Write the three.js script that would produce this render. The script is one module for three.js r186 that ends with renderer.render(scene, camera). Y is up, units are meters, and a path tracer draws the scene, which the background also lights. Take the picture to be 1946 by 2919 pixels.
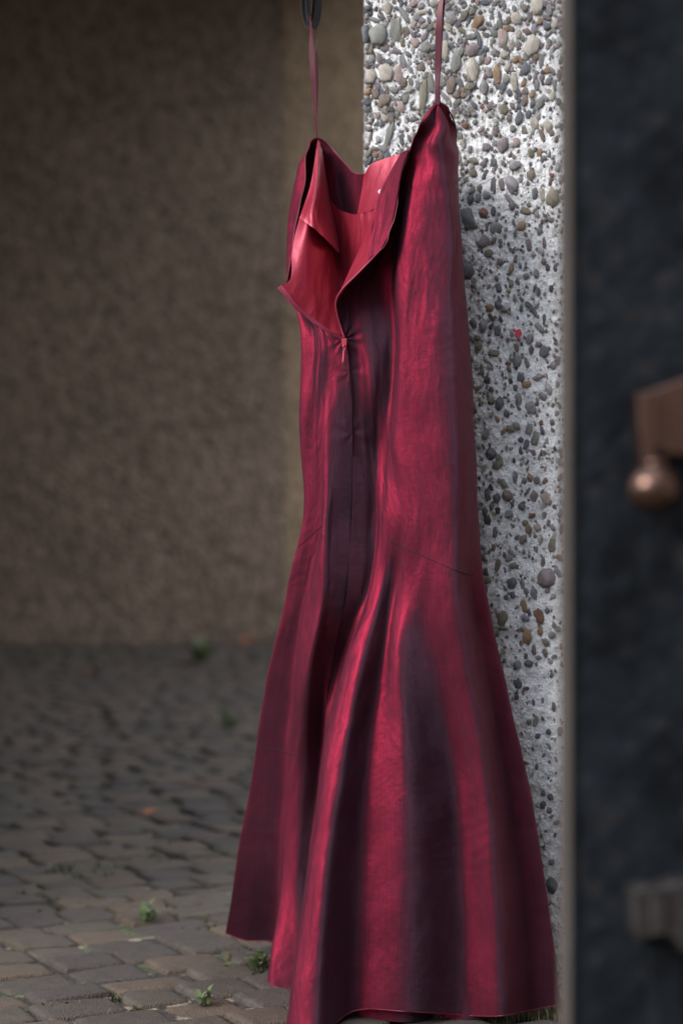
import * as THREE from 'three';
import { mergeGeometries } from 'three/addons/utils/BufferGeometryUtils.js';
import { ImprovedNoise } from 'three/addons/math/ImprovedNoise.js';

// ------------------------------------------------------------------ camera, sky, sun, exposure
const F = 5545, CX = 973, CY = 1459.5, EYE = 0.77;               // photograph's focal length and centre in its own pixels; eye height in metres
const scene = new THREE.Scene();
const camera = new THREE.PerspectiveCamera(2 * Math.atan(CY / F) * 180 / Math.PI, 682 / 1024, 0.05, 200);
camera.position.set(0, EYE, 0);
camera.lookAt(0, EYE, -3);
camera.focus = 2.93;
camera.userData.fStop = 2.5;
camera.updateMatrixWorld();

const renderer = new THREE.WebGLRenderer();
renderer.toneMapping = THREE.LinearToneMapping;
renderer.toneMappingExposure = 2.7;
renderer.shadowMap.enabled = true;

{ // even overcast sky, a little brighter overhead
  const w = 64, h = 32, d = new Float32Array(w * h * 4);
  for (let j = 0; j < h; j++) for (let i = 0; i < w; i++) {
    const e = Math.max(0, Math.sin(((j + 0.5) / h - 0.5) * Math.PI)), k = 0.62 + 0.55 * e, o = (j * w + i) * 4;
    d[o] = 0.86 * k; d[o + 1] = 0.95 * k; d[o + 2] = 1.12 * k; d[o + 3] = 1;
  }
  const t = new THREE.DataTexture(d, w, h, THREE.RGBAFormat, THREE.FloatType);
  t.mapping = THREE.EquirectangularReflectionMapping; t.magFilter = THREE.LinearFilter; t.needsUpdate = true;
  scene.background = t; scene.environment = t;
  scene.backgroundIntensity = 1; scene.environmentIntensity = 1;
}
const sun = new THREE.DirectionalLight(new THREE.Color(1, 0.96, 0.9), 1.3);
sun.position.set(-4.5, 4.0, 1.0); sun.target.position.set(0, 0.8, -3);
sun.castShadow = true; sun.shadow.radius = 50; sun.shadow.mapSize.set(2048, 2048);
Object.assign(sun.shadow.camera, { left: -4, right: 4, top: 4, bottom: -4, near: 0.1, far: 30 });
scene.add(sun, sun.target);

// ------------------------------------------------------------------ helpers
let seed = 20240607;
const rnd = () => { seed = (seed + 0x6D2B79F5) | 0; let t = Math.imul(seed ^ (seed >>> 15), 1 | seed); t = (t + Math.imul(t ^ (t >>> 7), 61 | t)) ^ t; return ((t ^ (t >>> 14)) >>> 0) / 4294967296; };
const rr = (a, b) => a + (b - a) * rnd();
const lerp = (a, b, t) => a + (b - a) * t;
const clamp = (x, a, b) => Math.min(b, Math.max(a, x));
const smooth = (a, b, x) => { const t = clamp((x - a) / (b - a), 0, 1); return t * t * (3 - 2 * t); };
const V = (x, y, z) => new THREE.Vector3(x, y, z);
const C = (r, g, b) => new THREE.Color().setRGB(r, g, b);
const PN = new ImprovedNoise();
const noise = (x, y, z = 0) => PN.noise(x, y, z);
const fbm = (x, y, z = 0, o = 4) => { let s = 0, a = 0.5, f = 1; for (let i = 0; i < o; i++) { s += a * noise(x * f, y * f, z * f + i * 7.3); a *= 0.5; f *= 2.03; } return s; };
// a point seen at the photograph's pixel (x, y), D metres in front of the camera
const P = (x, y, D) => V((x - CX) / F * D, EYE - (y - CY) / F * D, -D);
const names = {};
const numbered = n => { const k = names[n] = (names[n] ?? -1) + 1; return k ? `${n}_${String(k).padStart(3, '0')}` : n; };
function mesh(name, geo, mat, parent) {
  const m = new THREE.Mesh(geo, mat); m.name = parent ? name : numbered(name);
  m.castShadow = m.receiveShadow = true; (parent ?? scene).add(m); return m;
}
function tag(o, label, category, group) { o.userData.label = label; o.userData.category = category; if (group) o.userData.group = group; if (/wall|house|lintel|pier|pillar/.test(o.name)) o.userData.kind = 'thing'; return o; }
function thing(name, label, category, pos, group) { const g = new THREE.Group(); g.name = numbered(name); g.position.copy(pos); scene.add(g); return tag(g, label, category, group); }
function struct(o) { o.userData.kind = 'structure'; return o; }
function geoFrom(pos, idx, uv) {
  const g = new THREE.BufferGeometry();
  g.setAttribute('position', new THREE.Float32BufferAttribute(pos, 3));
  if (uv) g.setAttribute('uv', new THREE.Float32BufferAttribute(uv, 2));
  g.setIndex(idx); g.computeVertexNormals(); return g;
}
// tileable lattice noise for textures
function lattice(n, s) { let q = s * 7919 + 13; const r = () => { q = (Math.imul(q, 1664525) + 1013904223) | 0; return (q >>> 0) / 4294967296; }; const a = new Float32Array(n * n); for (let i = 0; i < a.length; i++) a[i] = r(); return a; }
function tile(W, H, layers, f) {   // layers: [cellsX, cellsY]; f(values, i, j) -> [r, g, b]
  const L = layers.map(([cx, cy], k) => ({ cx, cy, a: lattice(Math.max(cx, cy), k + 3 + cx) }));
  const d = new Uint8Array(W * H * 4), v = new Array(L.length);
  for (let j = 0; j < H; j++) for (let i = 0; i < W; i++) {
    for (let k = 0; k < L.length; k++) {
      const { cx, cy, a } = L[k], n = Math.max(cx, cy), x = i / W * cx, y = j / H * cy, x0 = x | 0, y0 = y | 0;
      let fx = x - x0, fy = y - y0; fx = fx * fx * (3 - 2 * fx); fy = fy * fy * (3 - 2 * fy);
      const x1 = (x0 + 1) % cx, y1 = (y0 + 1) % cy;
      v[k] = lerp(lerp(a[y0 * n + x0], a[y0 * n + x1], fx), lerp(a[y1 * n + x0], a[y1 * n + x1], fx), fy);
    }
    const c = f(v, i, j), o = (j * W + i) * 4;
    d[o] = clamp(c[0], 0, 1) * 255; d[o + 1] = clamp(c[1], 0, 1) * 255; d[o + 2] = clamp(c[2], 0, 1) * 255; d[o + 3] = 255;
  }
  const t = new THREE.DataTexture(d, W, H, THREE.RGBAFormat, THREE.UnsignedByteType);
  t.wrapS = t.wrapT = THREE.RepeatWrapping; t.magFilter = THREE.LinearFilter; t.needsUpdate = true; return t;
}
const gray = x => [x, x, x];
const ssr = c => c.map(x => x <= 0.0031308 ? 12.92 * x : 1.055 * Math.pow(x, 1 / 2.4) - 0.055);   // linear -> sRGB bytes
function colorTile(W, H, layers, f) { const t = tile(W, H, layers, (v, i, j) => ssr(f(v, i, j))); t.colorSpace = THREE.SRGBColorSpace; return t; }
const rep = (t, x, y) => { const c = t.clone(); c.repeat.set(x, y); c.needsUpdate = true; return c; };

// ------------------------------------------------------------------ the setting: ground, passage, gate wall
const GRAIN = tile(512, 512, [[64, 64], [128, 128], [256, 256]], v => gray(v[0] * 0.5 + v[1] * 0.3 + v[2] * 0.2));
const plasterMap = (a, b) => colorTile(1024, 1024, [[5, 4], [70, 40], [130, 76], [260, 180]], v => { const k = clamp((v[0] - 0.5) * 0.4 + (v[1] - 0.5) * 0.8 + (v[2] - 0.5) * 1.1 + (v[3] - 0.5) * 0.9 + 0.5, 0, 1); return a.map((x, i) => lerp(x, b[i], k)); });
const roughcast = new THREE.MeshStandardMaterial({ map: plasterMap([0.14, 0.096, 0.064], [0.34, 0.24, 0.172]), roughness: 0.95, bumpMap: GRAIN, bumpScale: 0.02 });
const buffPlaster = new THREE.MeshStandardMaterial({ map: plasterMap([0.22, 0.148, 0.088], [0.46, 0.32, 0.195]), roughness: 0.95, bumpMap: GRAIN, bumpScale: 0.012 });
const stoneWall = new THREE.MeshStandardMaterial({ map: plasterMap([0.22, 0.2, 0.18], [0.4, 0.37, 0.34]), roughness: 0.95, bumpMap: GRAIN, bumpScale: 0.012 });
// a box wall with uv in metres (one texture tile per 3 m)
function boxWall(x0, x1, y0, y1, z0, z1, s = 1.9) {
  const g = new THREE.BoxGeometry(x1 - x0, y1 - y0, z1 - z0), p = g.attributes.position, n = g.attributes.normal, uv = g.attributes.uv;
  g.translate((x0 + x1) / 2, (y0 + y1) / 2, (z0 + z1) / 2);
  for (let i = 0; i < p.count; i++) {
    const ax = Math.abs(n.getX(i)) > 0.5, ay = Math.abs(n.getY(i)) > 0.5;
    uv.setXY(i, (ax ? p.getZ(i) : p.getX(i)) / s, (ay ? p.getZ(i) : p.getY(i)) / s);
  }
  return g;
}
{
  const g = new THREE.PlaneGeometry(160, 160); g.rotateX(-Math.PI / 2); g.translate(0, -0.0085, 0);
  const uv = g.attributes.uv; for (let i = 0; i < uv.count; i++) uv.setXY(i, uv.getX(i) * 160 / 1.6, uv.getY(i) * 160 / 1.6);
  const map = colorTile(1024, 1024, [[9, 9], [26, 26], [90, 90], [300, 300]], v => {
    const moss = smooth(0.56, 0.7, v[0] * 0.5 + v[1] * 0.5), sand = smooth(0.55, 0.72, v[1] * 0.4 + v[2] * 0.6 + 0.15 * (0.5 - v[0])), k = 0.6 + 0.8 * v[3];
    const e = [0.04 * k, 0.032 * k, 0.025 * k], s = [0.27 * k, 0.21 * k, 0.15 * k], m = [0.05 * k, 0.07 * k, 0.025 * k];
    return e.map((x, i) => lerp(lerp(x, s[i], sand * 0.8), m[i], moss * 0.8));
  });
  struct(mesh('ground', g, new THREE.MeshStandardMaterial({ map, roughness: 1, bumpMap: rep(GRAIN, 2, 2), bumpScale: 0.01 })));
}
// passage: roughcast end wall 11.5 m away with a buff pier, side wall, ceiling
tag(mesh('end_wall', boxWall(-3.4, 6, -0.1, 5.2, -12.0, -11.5), roughcast), 'brown roughcast wall across the far end of the passage', 'wall');
tag(mesh('buff_pier', boxWall(-0.335, 1.6, -0.1, 5.2, -11.52, -11.496), buffPlaster), 'buff plastered pier standing against the brown roughcast wall', 'pier');
tag(mesh('side_wall', boxWall(-3.9, -3.4, -0.1, 5.2, -12.0, -3.62), roughcast), 'long side wall of the covered passage', 'wall');
struct(mesh('ceiling', boxWall(-3.9, 0.55, 4.0, 4.3, -11.5, -3.62), roughcast));
tag(mesh('gate_wall', boxWall(0.94, 4.5, -0.1, 4.6, -3.62, -3.12), stoneWall), 'gate wall beside the pebble concrete pillar', 'wall');
tag(mesh('gate_wall', boxWall(-5, -1.2, -0.1, 4.6, -3.62, -3.12), stoneWall), 'gate wall on the open side of the passage mouth', 'wall');
tag(mesh('lintel', boxWall(-1.2, 0.94, 2.7, 4.6, -3.62, -3.12), stoneWall), 'stone lintel above the passage mouth', 'lintel');

// the street side: a house wall returning towards the camera on the gate's side
tag(mesh('side_house', boxWall(1.75, 2.25, -0.1, 6.5, -3.11, 3), stoneWall), 'dark stone house wall returning beside the open gate leaf', 'house');

tag(mesh('opposite_house', boxWall(-0.6, 9, -0.1, 6.5, 6, 6.5), stoneWall), 'stone house wall across the street from the gate', 'house');

// ------------------------------------------------------------------ setts
{
  const pav = struct(new THREE.Group()); pav.name = 'paving'; scene.add(pav);
  function settGeo(n) {
    const hx = 0.5, hz = 0.5, c = 0.085, q = [];
    const j = s => (rnd() - 0.5) * s;
    for (const [x, z] of [[-hx + c, -hz], [hx - c, -hz], [hx, -hz + c], [hx, hz - c], [hx - c, hz], [-hx + c, hz], [-hx, hz - c], [-hx, -hz + c]]) q.push([x + j(0.06), z + j(0.08)]);
    const pos = [], idx = [], uv = [];
    const tilt = [j(0.012), j(0.012)];
    const ring = (k, y) => { for (const [x, z] of q) { pos.push(x * k, y + (y > -0.02 ? x * tilt[0] + z * tilt[1] + j(0.002) : 0), z * k); uv.push(x * k + n * 0.37, z * k + n * 0.61); } };
    ring(1, -0.05); ring(1, -0.009); ring(0.955, -0.0025); ring(0.8, 0);
    pos.push(0, 0.002, 0); uv.push(n * 0.37, n * 0.61);
    for (let r = 0; r < 3; r++) for (let i = 0; i < 8; i++) { const a = r * 8 + i, b = r * 8 + (i + 1) % 8; idx.push(a, a + 8, b, b, a + 8, b + 8); }
    for (let i = 0; i < 8; i++) idx.push(24 + i, 32, 24 + (i + 1) % 8);
    return geoFrom(pos, idx, uv);
  }
  const geos = Array.from({ length: 14 }, (_, i) => settGeo(i));
  const map = colorTile(512, 512, [[8, 8], [30, 30], [90, 90], [250, 250]], v => { const k = 0.55 + 0.35 * v[0] + 0.35 * v[1] + 0.35 * v[2] + 0.25 * v[3]; return gray(clamp(k, 0, 1.6) * 0.6); });
  const mats = [[0.27, 0.225, 0.19], [0.21, 0.195, 0.18], [0.31, 0.262, 0.21], [0.19, 0.175, 0.17], [0.25, 0.232, 0.2]].map(c => new THREE.MeshStandardMaterial({ color: C(c[0] * 0.53, c[1] * 0.45, c[2] * 0.38), map, roughness: 0.82, bumpMap: GRAIN, bumpScale: 0.0035 }));
  // rows run to the far right, turned about 30 degrees from across the view
  const A = Math.atan(0.57), ux = Math.cos(A), uz = -Math.sin(A), wx = Math.sin(A), wz = Math.cos(A);
  const all = [];
  let w = -16;
  for (let r = 0; w < 4; r++) {
    const rw = rr(0.086, 0.102); let s = -14 + rr(0, 0.15);
    while (s < 10) {
      const len = rr(0.1, 0.16), sc = s + len / 2, wc = w + rw / 2, x = sc * ux + wc * wx, z = sc * uz + wc * wz, D = -z;
      s += len;
      if (D < 1.2 || D > 12 || x < -3.5 || x > 2.5 || (x > 0.0 && D > 2.95 && D < 3.7)) continue;
      const ix = x / D / (CX / F), seen = D > 2.75 && D < 11.6 && ix > -1.12 && ix < (D > 3.2 ? -0.12 : 0.75);
      all.push({ x, z, D, len: len - rr(0.004, 0.014), rw: rw - rr(0.004, 0.014), seen, a: A + rr(-0.04, 0.04), y: rr(-0.006, 0.003), g: (rnd() * geos.length) | 0, m: (rnd() * mats.length) | 0 });
    }
    w += rw;
  }
  all.sort((a, b) => (b.seen - a.seen) || a.D - b.D);
  const rest = mats.map(() => []);
  all.forEach((s, i) => {
    const m4 = new THREE.Matrix4().compose(V(s.x, s.y, s.z), new THREE.Quaternion().setFromAxisAngle(V(0, 1, 0), s.a), V(s.len, 1, s.rw));
    if (i < 300) { const o = mesh('sett', geos[s.g], mats[s.m], pav); o.applyMatrix4(m4); }
    else rest[s.m].push(geos[s.g].clone().applyMatrix4(m4));
  });
  const far = new THREE.Group(); far.name = 'far_setts'; far.userData.kind = 'stuff'; pav.add(far);
  rest.forEach((l, i) => { if (l.length) { const o = mesh('far_setts', mergeGeometries(l), mats[i], pav); o.userData.kind = 'stuff'; } });
  pav.remove(far);
}

// ------------------------------------------------------------------ the pebble concrete pillar
const PD = 3.05, PX0 = (1052 - CX) / F * PD, PX1 = 0.95;          // its front face's distance; its two sides
const cementMap = colorTile(1024, 1024, [[7, 7], [40, 40], [130, 130], [420, 420], [260, 260]], v => {
  const pit = smooth(0.68, 0.82, v[2] * 0.45 + v[4] * 0.55) * 0.6, k = 0.52 + 0.12 * v[0] + 0.12 * v[1] + 0.24 * (v[3] - 0.4) + 0.1 * (v[2] - 0.5);
  return [k * 1.0, k * 0.985, k * 0.97].map(x => lerp(x, 0.14, pit));
});
const cementBump = tile(1024, 1024, [[40, 40], [130, 130], [420, 420], [260, 260]], v => gray(0.3 * v[0] + 0.35 * v[1] + 0.2 * v[2] + 0.3 * v[3] - 0.5 * smooth(0.74, 0.86, v[1] * 0.45 + v[3] * 0.55)));
const cement = new THREE.MeshStandardMaterial({ map: cementMap, roughness: 0.95, bumpMap: cementBump, bumpScale: 0.0028 });
const pillar = thing('pebble_concrete_pillar', 'pale exposed pebble concrete pillar behind the hanging dress', 'pillar', V(0.5, 0, -PD - 0.285));
{
  const off = pillar.position, H0 = -0.05, H1 = 2.7, TH = 0.57, R = 0.012;
  // a sheet round the pillar: left side from the back, rounded corner, front to the far side; uneven cast surface
  const path = [];
  for (let i = 0; i <= 40; i++) path.push([PX0, -PD - TH + (TH - R) * i / 40, -1, 0]);
  for (let i = 1; i < 6; i++) { const a = i / 6 * Math.PI / 2; path.push([PX0 + R - R * Math.cos(a), -PD - R + R * Math.sin(a), -Math.cos(a), Math.sin(a)]); }
  const nf = 150; for (let i = 0; i <= nf; i++) { const t = i / nf; path.push([PX0 + R + (0.36 - PX0 - R) * t, -PD, 0, 1]); }
  for (let i = 1; i <= 70; i++) path.push([0.36 + (PX1 - 0.36) * i / 70, -PD, 0, 1]);
  const ys = []; for (let i = 0; i <= 480; i++) ys.push(-0.05 + 1.7 * i / 480); for (let y = 1.68; y < 2.7; y += 0.02) ys.push(y); ys.push(2.7);
  const pos = [], idx = [], uv = []; let s = 0;
  path.forEach((q, i) => {
    if (i) s += Math.hypot(q[0] - path[i - 1][0], q[1] - path[i - 1][1]);
    for (const y of ys) {
      const d = 0.004 * fbm(s * 9, y * 9, 1, 2) + 0.005 * fbm(s * 60, y * 60, 5, 3) + 0.004 * fbm(s * 210, y * 210, 9, 2) + (q[2] < 0 ? clamp(1 - (-PD - q[1]) / 0.06, 0, 1) * (0.022 * fbm(y * 24, q[1] * 24, 2, 3) + 0.007 * noise(y * 90, q[1] * 60, 8)) : 0);
      pos.push(q[0] + q[2] * d - off.x, y - off.y, q[1] + q[3] * d - off.z); uv.push(s / 0.45, y / 0.45);
    }
  });
  const n = ys.length;
  for (let i = 0; i < path.length - 1; i++) for (let j = 0; j < n - 1; j++) { const a = i * n + j; idx.push(a, a + n, a + 1, a + 1, a + n, a + n + 1); }
  mesh('concrete_face', geoFrom(pos, idx, uv), cement, pillar);
  const core = boxWall(PX0 + 0.02 - off.x, PX1 - 0.006 - off.x, H0, H1 - 0.003, -PD - TH - off.z, -PD - 0.02 - off.z); mesh('concrete_core', core, cement, pillar);

  // pebbles
  const pg = (k, sub) => {
    const g = new THREE.IcosahedronGeometry(1, sub), p = g.attributes.position, sx = k * 3.7;
    const key = new Map(); const vv = V();
    for (let i = 0; i < p.count; i++) {
      vv.fromBufferAttribute(p, i);
      let r = 1 + 0.4 * noise(vv.x * 1.1 + sx, vv.y * 1.1, vv.z * 1.1) + 0.2 * noise(vv.x * 2.1, vv.y * 2.1 + sx, vv.z * 2.1);
      if (k % 3 === 0) { r *= 1 - 0.16 * smooth(0.45, 0.9, vv.dot(V(Math.sin(k), Math.cos(k * 1.7), 0.3).normalize())); }
      p.setXYZ(i, vv.x * r, vv.y * r, vv.z * r);
    }
    const uv = g.attributes.uv; for (let i = 0; i < p.count; i++) uv.setXY(i, p.getX(i) * 0.35 + k * 0.31, p.getY(i) * 0.35 + p.getZ(i) * 0.2 + k * 0.17);
    // smooth shared normals
    const m = new Map(); g.computeVertexNormals(); const nn = g.attributes.normal;
    for (let i = 0; i < p.count; i++) { const h = `${p.getX(i).toFixed(4)},${p.getY(i).toFixed(4)},${p.getZ(i).toFixed(4)}`; const e = m.get(h) ?? V(); e.add(V(nn.getX(i), nn.getY(i), nn.getZ(i))); m.set(h, e); }
    for (let i = 0; i < p.count; i++) { const h = `${p.getX(i).toFixed(4)},${p.getY(i).toFixed(4)},${p.getZ(i).toFixed(4)}`; const e = m.get(h).clone().normalize(); nn.setXYZ(i, e.x, e.y, e.z); }
    return g;
  };
  const big = Array.from({ length: 9 }, (_, k) => pg(k, 2)), small = Array.from({ length: 7 }, (_, k) => pg(k + 20, 1));
  const mottle = colorTile(256, 256, [[3, 5], [12, 9], [50, 50], [110, 110]], v => gray(0.45 + 0.28 * v[0] + 0.22 * v[1] + 0.16 * v[2] + 0.14 * v[3]));
  const tones = { g: [0.2, 0.195, 0.165], s: [0.125, 0.127, 0.138], b: [0.2, 0.145, 0.11], o: [0.3, 0.175, 0.085], t: [0.4, 0.345, 0.27], l: [0.24, 0.215, 0.23], p: [0.36, 0.25, 0.22], m: [0.2, 0.15, 0.15], k: [0.075, 0.068, 0.075], r: [0.22, 0.09, 0.05], y: [0.235, 0.22, 0.21], v: [0.2, 0.17, 0.11], w: [0.36, 0.345, 0.33] };
  const mat = {}; for (const k in tones) mat[k] = new THREE.MeshStandardMaterial({ color: C(...tones[k].map(x => Math.min(0.55, lerp((tones[k][0] + tones[k][1] + tones[k][2]) / 3, x, 0.78) * 1.3))), map: mottle, roughness: 0.62, bumpMap: GRAIN, bumpScale: 0.0012 });
  // x, y, width, height in photograph pixels on the pillar's face, lean in degrees, tone
  const rows = [
    [1079, 102, 58, 60, 8, 'g'], [1126, 84, 36, 78, -6, 'g'], [1046, 94, 24, 60, 0, 's'], [1102, 22, 30, 45, 10, 't'], [1053, 22, 24, 18, 0, 's'], [1151, 43, 17, 58, 32, 'y'], [1165, 25, 22, 24, 20, 'l'], [1179, 10, 22, 24, 0, 'p'], [1200, 18, 20, 22, 0, 'y'], [1202, 35, 50, 15, 14, 't'], [1237, 8, 24, 26, 0, 't'], [1274, 20, 16, 28, -20, 'y'],
    [1285, 52, 32, 40, 0, 'y'], [1321, 45, 22, 32, -20, 'v'], [1179, 66, 15, 32, -35, 't'], [1200, 59, 24, 20, 0, 'l'], [1208, 74, 26, 13, 25, 'p'], [1158, 87, 16, 26, 10, 'b'], [1210, 104, 13, 40, -32, 'm'], [1182, 123, 24, 34, 20, 'p'], [1212, 137, 30, 36, 0, 'g'], [1131, 147, 28, 20, -15, 'm'], [1265, 145, 30, 58, 0, 't'], [1267, 106, 16, 30, 0, 'l'], [1298, 180, 27, 62, -4, 'g'],
    [1147, 176, 18, 44, 12, 'l'], [1170, 201, 12, 38, 28, 'y'], [1200, 192, 24, 28, 0, 'b'], [1136, 207, 26, 56, -5, 'p'], [1100, 207, 38, 58, 35, 't'], [1061, 217, 30, 48, 22, 't'], [1077, 250, 16, 26, 0, 'm'], [1149, 235, 22, 26, 0, 'b'], [1165, 256, 20, 24, 0, 't'], [1122, 258, 28, 18, -30, 'y'], [1189, 243, 12, 30, 0, 'g'], [1206, 274, 25, 92, -3, 'v'], [1227, 237, 21, 58, 10, 'g'], [1259, 233, 20, 34, 10, 'y'], [1284, 244, 30, 50, -5, 'b'], [1312, 241, 15, 36, 15, 's'],
    [1096, 286, 33, 38, 15, 'b'], [1267, 276, 13, 44, 42, 'l'], [1300, 272, 22, 24, -40, 'b'], [1321, 272, 20, 20, 0, 'b'], [1143, 305, 19, 34, 5, 'p'], [1095, 336, 18, 30, 20, 't'], [1065, 340, 15, 14, 0, 's'], [1108, 387, 20, 76, -16, 'g'], [1058, 393, 10, 46, -10, 'g'], [1069, 424, 26, 16, 0, 'b'], [1069, 442, 18, 18, 0, 'o'], [1081, 166, 16, 34, 10, 'm'], [1108, 178, 20, 22, 20, 's'], [1063, 166, 20, 34, 0, 'y'], [1089, 51, 18, 18, 0, 's'], [1067, 57, 30, 14, -20, 'y'], [1147, 88, 12, 22, -20, 'v'], [1147, 120, 18, 30, 0, 'v'],
    [1380, 6, 28, 20, 0, 's'], [1431, 8, 14, 26, 0, 'y'], [1359, 63, 30, 46, -32, 'o'], [1374, 80, 24, 13, 10, 'm'], [1336, 58, 8, 26, -10, 's'], [1400, 55, 15, 44, -10, 'g'], [1423, 49, 11, 42, 5, 'm'], [1411, 78, 20, 20, 0, 'y'], [1445, 80, 20, 24, 15, 'o'], [1470, 51, 30, 42, 20, 't'], [1529, 20, 34, 50, 10, 't'], [1551, 12, 20, 22, 0, 'm'], [1508, 47, 14, 28, 5, 'm'], [1538, 61, 15, 22, 0, 'o'], [1553, 49, 18, 14, 0, 'm'], [1558, 76, 20, 22, 0, 's'], [1500, 90, 26, 20, -20, 'b'], [1477, 98, 17, 28, 0, 't'], [1521, 82, 18, 36, 0, 'l'],
    [1431, 110, 28, 58, 5, 'p'], [1365, 118, 13, 50, 5, 's'], [1345, 141, 42, 42, 30, 'm'], [1456, 127, 17, 36, -10, 't'], [1474, 127, 22, 24, 0, 'y'], [1515, 133, 38, 66, -16, 't'], [1347, 200, 36, 74, 4, 't'], [1388, 173, 20, 24, -20, 'p'], [1437, 155, 24, 26, 0, 't'], [1415, 214, 26, 54, 8, 'o'], [1394, 204, 22, 36, 0, 'y'], [1441, 225, 20, 30, 0, 'y'], [1464, 235, 22, 54, 10, 't'], [1496, 196, 26, 40, -20, 's'], [1525, 163, 22, 28, -20, 'b'], [1541, 176, 13, 40, 0, 'g'], [1378, 249, 25, 48, 0, 'y'], [1338, 247, 26, 26, 0, 'v'], [1523, 225, 13, 30, -10, 'm'], [1543, 222, 15, 26, -15, 'm'], [1562, 233, 17, 22, 0, 'm'], [1580, 243, 13, 34, 0, 'g'], [1478, 137, 14, 14, 0, 'r'], [1312, 85, 30, 16, -30, 'v'], [1342, 104, 34, 16, 5, 'y'], [1325, 118, 14, 18, 0, 'm'],
    [1433, 310, 28, 34, 0, 'v'], [1494, 288, 16, 34, -15, 'b'], [1476, 304, 12, 18, 0, 's'], [1514, 299, 12, 18, 0, 's'], [1537, 294, 24, 40, -25, 'g'], [1478, 337, 20, 42, -12, 's'], [1521, 351, 28, 40, 0, 't'], [1560, 359, 24, 36, 30, 't'], [1493, 373, 18, 24, 0, 'v'], [1460, 367, 16, 22, 10, 'g'], [1325, 358, 22, 22, 0, 'r'], [1432, 414, 32, 50, -20, 'm'], [1409, 408, 16, 22, 0, 'l'], [1470, 406, 20, 30, 10, 'p'], [1543, 386, 13, 42, 22, 'b'], [1511, 435, 18, 28, 0, 'v'], [1536, 436, 18, 24, 0, 'o'], [1385, 420, 24, 26, 0, 'm'], [1347, 459, 28, 22, 0, 'v'], [1405, 463, 20, 26, 0, 's'], [1466, 472, 32, 32, 0, 'y'], [1304, 290, 18, 26, -30, 'g'], [1372, 305, 14, 14, 0, 'r'], [1573, 275, 18, 30, 0, 't'], [1563, 260, 26, 14, -30, 't'],
    [1346, 492, 24, 26, 0, 'v'], [1511, 498, 24, 44, 5, 'v'], [1404, 531, 16, 52, -4, 's'], [1429, 527, 19, 36, 12, 'm'], [1458, 527, 36, 56, 22, 'l'], [1380, 498, 11, 34, -25, 's'], [1483, 513, 18, 17, 20, 'l'], [1523, 553, 18, 34, 0, 's'], [1543, 551, 18, 48, 5, 't'], [1574, 562, 36, 60, -10, 'v'], [1331, 623, 42, 72, 5, 's'], [1377, 609, 27, 32, 0, 'r'], [1405, 602, 14, 28, 0, 's'], [1496, 602, 32, 22, -20, 'v'], [1446, 564, 15, 34, 28, 'l'], [1412, 649, 36, 40, 30, 'g'], [1486, 645, 26, 28, 0, 'o'], [1569, 627, 20, 15, -25, 'm'], [1536, 658, 14, 26, -15, 'g'], [1506, 698, 17, 34, 8, 'm'], [1549, 692, 10, 34, 0, 'm'], [1390, 723, 28, 24, 0, 'v'], [1424, 747, 20, 22, 0, 'b'], [1331, 770, 40, 56, 0, 's'], [1527, 780, 16, 26, 15, 'l'], [1498, 788, 18, 22, -25, 'g'], [1456, 766, 14, 36, -15, 'o'], [1420, 821, 18, 28, 20, 's'], [1455, 809, 14, 26, 0, 'g'], [1523, 821, 9, 28, -15, 'r'], [1533, 832, 12, 26, 5, 's'], [1548, 745, 15, 20, 0, 'b'], [1419, 870, 22, 30, 20, 's'], [1394, 878, 24, 22, 0, 'o'], [1505, 870, 16, 30, 40, 's'], [1484, 878, 12, 22, 0, 'v'], [1375, 929, 24, 38, -10, 'y'], [1398, 931, 13, 20, -30, 'k'], [1417, 943, 22, 30, 0, 's'], [1537, 935, 16, 40, 40, 'y'], [1549, 909, 9, 34, -5, 's'], [1436, 884, 20, 14, 0, 'b'], [1362, 565, 20, 28, -10, 'g'], [1488, 702, 8, 8, 0, 'k'], [1483, 713, 9, 9, 0, 'k'], [1340, 568, 20, 24, 0, 's'], [1373, 660, 12, 16, 0, 'r'], [1570, 500, 16, 16, 0, 'r'],
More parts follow.
